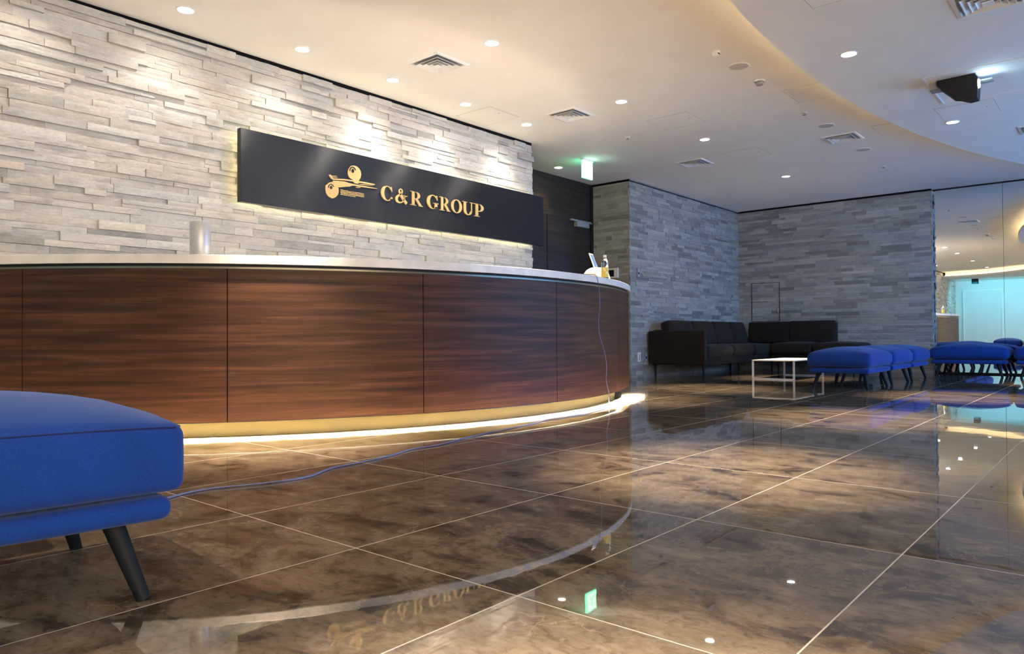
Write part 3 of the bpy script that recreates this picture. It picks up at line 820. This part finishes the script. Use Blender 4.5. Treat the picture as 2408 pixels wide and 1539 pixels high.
# ------------------------------------------------------------------ sofas
def tilt(axis, deg): return Matrix.Rotation(math.radians(deg), 4, axis)
sofa = thing('sofa', 'charcoal brown sofa with a panel arm standing along the left stone wall', 'sofa', (0, 0, 0))
MB().rbox(9.42, 2.66, .245, 2.72, .80, .11, .02, 6).build('base', M_BROWN, sofa)
MB().rbox(8.085, 2.655, .437, .085, .88, .475, .018, 6).build('arm', M_BROWN, sofa)
MB().rbox(9.45, 3.03, .49, 2.66, .09, .40, .03, 6).build('backrest', M_BROWN, sofa)
for a, b_ in ((8.15, 9.03), (9.04, 9.80), (9.81, 10.78)):
    MB().rbox((a + b_) / 2, 2.57, .378, b_ - a - .004, .72, .155, .060, 8, crown=.02, bulge=.006).build('seat_cushion', M_BROWN, sofa)
for a, b_ in ((8.14, 8.86), (8.87, 9.56), (9.57, 10.20), (10.21, 10.80)):
    MB().rbox((a + b_) / 2, 2.84, .635, b_ - a - .008, .17, .38, .05, 8, bulge=.02, m=tilt('X', -16)).build('back_cushion', M_BROWN, sofa)
for lx, ly in ((8.12, 2.27), (8.12, 3.02), (10.70, 2.30), (10.70, 3.02), (9.42, 2.32)):
    MB().tube([(lx, ly, .20), (lx, ly, 0)], [.020, .012], 12).build('leg', M_LEG, sofa)
sofa2 = thing('sofa', 'dark armless corner sofa set against the far stone wall', 'sofa', (0, 0, 0))
MB().rbox(10.86, 1.55, .245, .80, 1.32, .11, .02, 6).build('base', M_BROWN, sofa2)
MB().rbox(11.18, 2.00, .50, .12, 1.20, .50, .03, 6).build('backrest', M_BROWN, sofa2)
for a, b_ in ((.90, 1.55), (1.56, 2.20)):
    MB().rbox(10.83, (a + b_) / 2, .385, .94 if b_ > 2 else .90, b_ - a - .006, .165, .05, 8, crown=.03, bulge=.012).build('seat_cushion', M_BROWN, sofa2)
for a, b_, h_ in ((1.38, 2.10, .37), (2.105, 2.80, .355)):
    MB().rbox(11.04, (a + b_) / 2, .645, .18, b_ - a + .004, h_, .022, 8, bulge=.02, m=tilt('Y', 8)).build('back_cushion', M_BROWN, sofa2)
for lx, ly in ((10.52, .97), (10.52, 2.12), (11.2, .97), (11.2, 2.12)):
    MB().tube([(lx, ly, .20), (lx, ly, 0)], [.020, .012], 12).build('leg', M_LEG, sofa2)

# ------------------------------------------------------------------ coffee table
tbl = thing('coffee_table', 'low white coffee table with a slim square metal frame in front of the sofas', 'table', (0, 0, 0))
TX0, TX1, TY0, TY1 = 8.50, 9.70, 1.155, 1.735
MB().box(TX0, TX1, TY0, TY1, .247, .262).build('tabletop', M_TABLETOP, tbl, bevel=.002)
s = .011
for xx in (TX0 + s, TX1 - s):
    for yy in (TY0 + s, TY1 - s):
        MB().box(xx - s, xx + s, yy - s, yy + s, 0, .247).build('leg', M_WHITE, tbl)
for xx in (TX0 + s, TX1 - s): MB().box(xx - s, xx + s, TY0 + 2 * s, TY1 - 2 * s, 0, .016).build('floor_rail', M_WHITE, tbl)

# ------------------------------------------------------------------ mirror panels
for i, (a, b_, lab) in enumerate(((-.848, .040, 'tall frameless mirror panel beside the stone wall edge'), (-2.25, -.852, 'tall frameless mirror panel at the right picture edge'))):
    o = MB().box(XR, XR + .008, a, b_, .022, CEIL - .024).build('wall_mirror', M_MIRROR)
    tag(o, lab, 'mirror')
MB().box(XR, XR + .01, YF, -2.255, .022, CEIL - .024).build('wall_right.004', M_PLASTER, kind='structure')

# ------------------------------------------------------------------ ceiling fittings
def spot(name, loc, power, size=70, blend=.6, col=WARM, aim=None, radius=.03):
    l = bpy.data.lights.new(name, 'SPOT'); l.energy = power; l.color = col
    l.spot_size = math.radians(size); l.spot_blend = blend; l.shadow_soft_size = radius
    o = bpy.data.objects.new(name, l); COL.objects.link(o); o.location = loc
    if aim is not None:
        d = Vector(aim) - Vector(loc)
        o.rotation_euler = d.to_track_quat('-Z', 'Y').to_euler()
    return o

def make_downlight():
    t = thing('downlight', '', 'ceiling light', (0, 0, 0), 0, 'recessed downlights')
    MB().lathe([(.062, 0), (.061, -.004), (.054, -.006), (.050, -.004), (.049, .0)], 32).build('trim_ring', M_WHITE, t)
    MB().disc(.0495, -.0015, 32, flip=True).build('lens', M_LAMP, t)
    return t
DL = [  # x, y, z, kind, label
 (1.00, 2.56, CEIL, 'wash', 'wall-washing downlight nearest the camera, above the bare stone left of the sign'),
 (1.905, 2.555, CEIL, 'wash', 'wall-washing downlight above the left end of the black sign'),
 (2.803, 2.55, CEIL, 'wash', 'wall-washing downlight above the gold emblem'),
 (3.692, 2.54, CEIL, 'wash', 'wall-washing downlight above the gold lettering'),
 (4.592, 2.53, CEIL, 'wash', 'wall-washing downlight above the right end of the black sign'),
 (2.787, 1.382, CEIL, 'down', 'downlight above the counter beside the nearest square air vent'),
 (4.62, 1.384, CEIL, 'down', 'downlight right of the second square air vent'),
 (6.39, 1.388, CEIL, 'down', 'downlight left of the third square air vent, lighting the floor by the counter end'),
 (8.943, 1.397, CEIL, 'down', 'farthest downlight, above the coffee table'),
 (6.361, 3.441, CEIL, 'alcove', 'downlight in the dark alcove before the door'),
 (4.281, -.746, DROP, 'down', 'downlight in the dropped ceiling nearest its curved edge, left of the projector'),
 (6.731, -.993, DROP, 'down', 'downlight in the dropped ceiling beyond the projector'),
 (0.97, 1.40, CEIL, 'down', 'second downlight from the left in the row reflected in the mirror'),
 (-1.71, 1.42, CEIL, 'down', 'third downlight from the left in the row reflected in the mirror'),
 (-4.51, 1.42, CEIL, 'down', 'last downlight of the reflected row, nearest the lit soffit in the mirror'),
 (-2.59, 2.57, CEIL, 'wash', 'wall-washing downlight reflected right at the left edge of the mirror'),
 (0.10, 2.56, CEIL, 'wash', None), (-.80, 2.56, CEIL, 'wash', None), (-1.70, 2.56, CEIL, 'wash', None),
 (-1.30, .55, CEIL, 'added_fill', None), (1.83, -.88, DROP, 'down', None), (-.60, -1.9, DROP, 'down', None), (9.2, -1.9, DROP, 'down', None),
]
P_WASH, P_DOWN, P_ALCOVE = 4.2, 260, 6
proto = make_downlight()
first = True
for (x, y, z, kind, lab) in DL:
    if lab:
        if first: proto.location = (x, y, z); proto['label'] = lab; first = False
        else: dup(proto, lab, (x, y, z))
    if kind == 'wash':
        spot('wash_lamp', (x, y, z - .014), P_WASH, 110, 1.0, WASHC, (x, WA, 1.55), .012)
        if 2.5 < x < 5: spot('sign_beam', (x, y, z - .016), 8, 62, .95, WASHC, (x + .05, WA, 2.14), .012)
    elif kind == 'down': spot('down_or_fill_lamp', (x, y, z - .014), P_DOWN * (1.5 if 0 < x < 4 and y > 1 else 1), 38 if 0 < x < 4 and y > 1 else 42, 1.0, WARMD, (x, y, 0), .012)
    elif kind == 'added_fill': spot('down_or_fill_lamp', (x, y, z - .014), 45, 105, 1.0, WARMD, (x, y, 0), .012)  # added lamp without fixture, brightens the left of the counter front
    else: spot('alcove_lamp', (x, y, z - .014), P_ALCOVE, 90, .8, (1, .68, .42), (x - .1, 3.75, 1.2), .012)

def make_vent():
    t = thing('air_vent', '', 'air vent', (0, 0, 0), 0, 'square ceiling diffusers')
    def sq(mb, r0, z0, r1, z1):
        vs = [(sx_ * r0, sy_ * r0, z0) for sx_, sy_ in ((-1, -1), (1, -1), (1, 1), (-1, 1))] + [(sx_ * r1, sy_ * r1, z1) for sx_, sy_ in ((-1, -1), (1, -1), (1, 1), (-1, 1))]
        mb.add(vs, [(i, (i + 1) % 4, (i + 1) % 4 + 4, i + 4) for i in range(4)])
    f = MB(); sq(f, .185, 0, .182, -.006); sq(f, .182, -.006, .160, -.010); sq(f, .160, -.010, .155, -.001); f.build('frame', M_WHITE, t, fix=False)
    bk_ = MB(); bk_.add([(-.156, -.156, -.001), (-.156, .156, -.001), (.156, .156, -.001), (.156, -.156, -.001)], [(0, 1, 2, 3)]); bk_.build('shade_plate', M_GREYMETAL, t, fix=False)  # grey plate stands in for the shaded opening behind the louvres
    for r0, r1, h0, h1 in ((.135, .108, -.020, -.002), (.098, .072, -.022, -.003), (.064, .040, -.024, -.004)):
        lv = MB(); sq(lv, r0, h0, r0 - .004, h0 - .001); sq(lv, r0 - .004, h0 - .001, r1, h1); lv.build('louvre', M_WHITE, t, fix=False)
    pl = MB(); pl.box(-.030, .030, -.030, .030, -.026, -.022); pl.build('centre_plate', M_WHITE, t)
    return t
v = make_vent()
VL = [(2.805, 1.992, CEIL, 'square air vent nearest the camera, above the gold emblem side of the counter'),
      (4.624, 1.992, CEIL, 'second square air vent along the counter, above the far end of the sign'),
      (7.34, 1.988, CEIL, 'square air vent above the sofa corner, left of the round speakers'),
      (7.374, .190, CEIL, 'square air vent beside the curved ceiling edge'),
      (3.94, -1.64, DROP, 'square air vent in the dropped ceiling, cut off by the top picture edge'),
      (7.53, -1.62, DROP, 'square air vent in the dropped ceiling at the right picture edge')]
v.location = VL[0][:3]; v['label'] = VL[0][3]
for x, y, z, lab in VL[1:]: dup(v, lab, (x, y, z))

def make_speaker():
    t = thing('ceiling_speaker', '', 'speaker', (0, 0, 0), 0, 'round ceiling speakers')
    MB().lathe([(.090, 0), (.0895, -.005), (.083, -.007), (.078, -.004)], 40).build('rim', M_WHITE, t)
    MB().lathe([(.078, -.0035), (.04, -.0055), (.001, -.006)], 40).build('grille', simple('speaker_mesh_grille', (.55, .54, .52), .7, 0, .2, 300, .3), t)
    return t
sp = make_speaker()
SL = [(4.497, .172, 'round ceiling speaker nearest the camera, between two small detectors'), (6.76, .180, 'round ceiling speaker just before the air vent by the curved edge'), (8.10, .164, 'round ceiling speaker just beyond the air vent by the curved edge')]
sp.location = (SL[0][0], SL[0][1], CEIL); sp['label'] = SL[0][2]
for x, y, lab in SL[1:]: dup(sp, lab, (x, y, CEIL))

det = thing('smoke_detector', 'grey smoke detector on the ceiling right of the nearest round speaker', 'detector', (4.947, .176, CEIL))
MB().lathe([(.046, 0), (.046, -.008), (.040, -.012)], 28).build('base', M_WHITE, det)
MB().lathe([(.032, -.012), (.034, -.030), (.026, -.040), (.001, -.042)], 28).build('sensor_chamber', M_GREYMETAL, det)
det2 = thing('motion_sensor', 'small white ceiling sensor left of the nearest round speaker', 'sensor', (4.073, .177, CEIL))
MB().lathe([(.034, 0), (.034, -.010), (.026, -.014), (.026, -.030), (.018, -.036), (.001, -.037)], 24).build('body', M_WHITE, det2)
MB().box(-.014, .014, -.028, -.024, -.027, -.019).build('slot', M_BLACK, det2)
def sprinkler(x, y, lab, first=[None]):
    if first[0] is None:
        t = thing('sprinkler_head', lab, 'sprinkler', (x, y, CEIL), 0, 'ceiling sprinklers')
        MB().lathe([(.028, 0), (.026, -.005), (.012, -.007)], 20).build('escutcheon', M_WHITE, t)
        MB().lathe([(.009, -.005), (.007, -.020), (.019, -.022), (.019, -.025), (.001, -.026)], 16).build('deflector', M_GREYMETAL, t)
        first[0] = t
    else: dup(first[0], lab, (x, y, CEIL))
sprinkler(6.142, .193, 'small sprinkler head on the ceiling left of the vent by the curved edge')
sprinkler(5.726, 1.993, 'small sprinkler head on the ceiling between the counter vents and the sofa vent')
sprinkler(9.208, .204, 'farthest small sprinkler head, near the mirror wall')

# flush ceiling access panels: a hairline joint round a panel of the same plaster
def make_access():
    t = thing('access_panel', '', 'access panel', (0, 0, 0), 0, 'flush ceiling access panels')
    MB().box(-.222, .222, -.222, .222, -.0015, 0).build('panel', M_CEIL, t)
    j = MB()
    j.box(-.226, -.2225, -.226, .226, -.0014, 0); j.box(.2225, .226, -.226, .226, -.0014, 0); j.box(-.2225, .2225, -.226, -.2225, -.0008, 0); j.box(-.2225, .2225, .2225, .226, -.0008, 0)
    j.build('joint', M_JOINT, t)
    MB().lathe([(.008, -.0015), (.007, -.003), (.001, -.003)], 14, c=(0, -.15, 0)).build('latch', M_GREYMETAL, t)
    return t
ac = make_access()
AL = [(4.115, 2.64, CEIL, 'access panel between two wall-washing downlights above the sign'), (5.54, 1.295, CEIL, 'access panel in the ceiling above the counter end'), (5.56, -.10, CEIL, 'access panel at the curved ceiling edge, left of the sprinkler'),
      (7.345, -.40, CEIL, 'access panel at the curved ceiling edge right of the air vent'), (7.34, 1.295, CEIL, 'faint access panel in the ceiling in front of the sofa vent'), (3.13, -1.02, DROP, 'access panel in the dropped ceiling at the top picture edge'), (6.385, -1.165, DROP, 'access panel in the dropped ceiling behind the projector')]
ac.location = AL[0][:3]; ac['label'] = AL[0][3]
for x, y, z, lab in AL[1:]: dup(ac, lab, (x, y, z))

# ------------------------------------------------------------------ projector in the dropped ceiling
prj = thing('projector', 'black ceiling projector with a glowing lens hanging from a recess plate', 'projector', (5.40, -1.24, DROP))
fr = MB(); x0, x1, y0, y1 = -.20, .64, -.66, .20
fr.box(x0, x1, y1 - .006, y1 + .006, -.008, 0); fr.box(x0, x0 + .004, y0, y1, -.003, 0); fr.box(x1 - .008, x1, y0, y1, -.006, 0)
fr.build('recess_frame', M_WHITE, prj)
MB().box(x0 + .006, x1 - .01, y0, y1 - .008, -.0025, 0).build('lift_plate', M_CEIL, prj)
sec = [(.13, 0), (.13, -.04), (.02, -.155), (-.02, -.165), (-.085, -.195), (-.145, -.190), (-.150, -.115), (-.150, -.03), (-.13, 0)]
body = MB().prism(sec, -.065, .075, lambda a, b_, d: (d, a, b_ - .002)).build('body', M_BLACK, prj, bevel=.006)
ln = MB().lathe([(.034, 0), (.034, .006), (.030, .010), (.001, .011)], 24, m=Matrix.Rotation(math.radians(90), 4, 'X'), c=(-.030, -.150, -.080))
ln.build('lens', glow('projector_lens', (0.55, 0.85, 1.0), 14.0), body)
MB().box(.02, .12, -.235, -.13, -.045, -.038).build('shutter_plate', M_GREYMETAL, prj)
MB().box(-.02, .10, .10, .19, -.055, -.003).build('mounting_block', M_GREYMETAL, prj)
spot('projector_lamp', (5.37, -1.41, DROP - .085), 60, 60, .3, (0.25, 0.55, 1.0), (5.3, -5.5, 1.3), .02)

prj2 = thing('projector', 'small black projector hanging near the far wall, seen in the mirror', 'projector', (-6.9, 2.1, DROP))
MB().rbox(0, 0, -.11, .20, .20, .18, .02, 3).build('body', M_BLACK, prj2)
MB().lathe([(.03, -.03), (.03, 0)], 12).build('stem', M_WHITE, prj2)
for yy in (2.1, .4, -1.3, -3.2): spot('far_projector_lamp', (-6.55, yy, DROP - .30), 14, 150, .6, (0.05, 0.76, 1.0), (XL, yy, 1.2), .05)

# ------------------------------------------------------------------ exit sign
ex = thing('exit_sign', 'lit green and white exit sign hanging from the ceiling by the alcove', 'exit sign', (6.283, 2.93, CEIL))
MB().box(-.118, .118, -.022, .022, -.018, 0).build('ceiling_housing', M_WHITE, ex, bevel=.002)
pn = MB().box(-.106, .106, -.012, .012, -.238, -.018).build('lit_panel', glow('exit_panel_green', (0.10, 0.85, 0.42), 1.3), ex)
MB().box(-.080, .094, -.0135, -.012, -.226, -.030).build('white_face', glow('exit_panel_white', (0.62, 1.0, 0.82), 1.0), pn)
mg = MB(); T = lambda a, b_, d: (a, d, b_)
for pl in ([(-.005, -.060), (.012, -.060), (.012, -.078), (-.005, -.078)],
           [(-.025, -.085), (.012, -.080), (.022, -.125), (-.004, -.135)],
           [(-.004, -.130), (.020, -.125), (.040, -.165), (.062, -.165), (.062, -.178), (.030, -.178)],
           [(-.004, -.130), (.010, -.140), (-.012, -.180), (-.045, -.195), (-.048, -.183), (-.022, -.168)],
           [(.012, -.085), (.045, -.110), (.040, -.120), (.010, -.100)], [(-.025, -.085), (-.050, -.115), (-.042, -.120), (-.018, -.100)],
           [(.070, -.045), (.080, -.045), (.080, -.215), (.070, -.215)]):
    mg.prism(pl, -.0135, -.0145, T)
mg.build('pictogram', glow('exit_pictogram', (0.30, 0.95, 0.58), .7), pn)

# ------------------------------------------------------------------ wall fittings
ic = thing('intercom_panel', 'white intercom panel with a dark screen on the stone wall end by the bottle', 'intercom', (7.595, 3.392, 1.508))
MB().box(-.030, 0.004, -.090, .090, -.072, .072).build('housing', M_SATIN, ic, bevel=.004)
MB().box(-.0325, -.030, -.028, .075, -.048, .045).build('screen', M_BLACK, ic)
sw = thing('light_switch', 'narrow light switch plate on the stone wall left of the sofa', 'switch', (7.815, 3.118, 1.513))
MB().box(-.026, .026, -.012, 0.01, -.062, .062).build('plate', M_GREYMETAL, sw, bevel=.002)
for k in range(3): MB().box(-.012, .012, -.016, -.012, .025 - k * .035 - .013, .025 - k * .035 + .013).build('rocker', M_STEEL if k != 1 else M_BLACK, sw)
for x, lab, sock in ((7.815, 'left wall outlet plate low on the stone wall beside the sofa', 0), (8.005, 'right wall outlet plate nearest the sofa arm, with three sockets', 1)):
    wo = thing('wall_outlet', lab, 'outlet', (x, 3.118, .30))
    MB().box(-.036, .036, -.012, 0.01, -.068, .068).build('plate', M_GREYMETAL if sock else M_SATIN, wo, bevel=.002)
    if sock:
        for k in range(3): MB().box(-.013, .013, -.015, -.012, .028 - k * .038 - .013, .028 - k * .038 + .013).build('socket', M_BLACK if k % 2 else M_STEEL, wo)
    else: MB().box(-.008, .008, -.015, -.012, -.045, .045).build('socket', M_GREYMETAL, wo)
ap = thing('access_panel', 'stone faced access hatch outlined in the far wall above the corner sofa', 'access panel', (11.318, 2.635, 1.186))
j = MB(); g = .0035
j.box(-.003, .006, -.250, -.250 + 2 * g, -.34, .34); j.box(-.003, .006, .250 - 2 * g, .250, -.34, .34); j.box(-.003, .006, -.25, .25, .34 - 2 * g, .34); j.box(-.003, .006, -.25, .25, -.34, -.34 + 2 * g)
j.build('joint', M_BLACK, ap)
for s_ in (-1, 1): MB().box(-.006, .0, s_ * .222 - .010, s_ * .222 + .010, -.19, -.12).build('hinge', M_STEEL, ap)
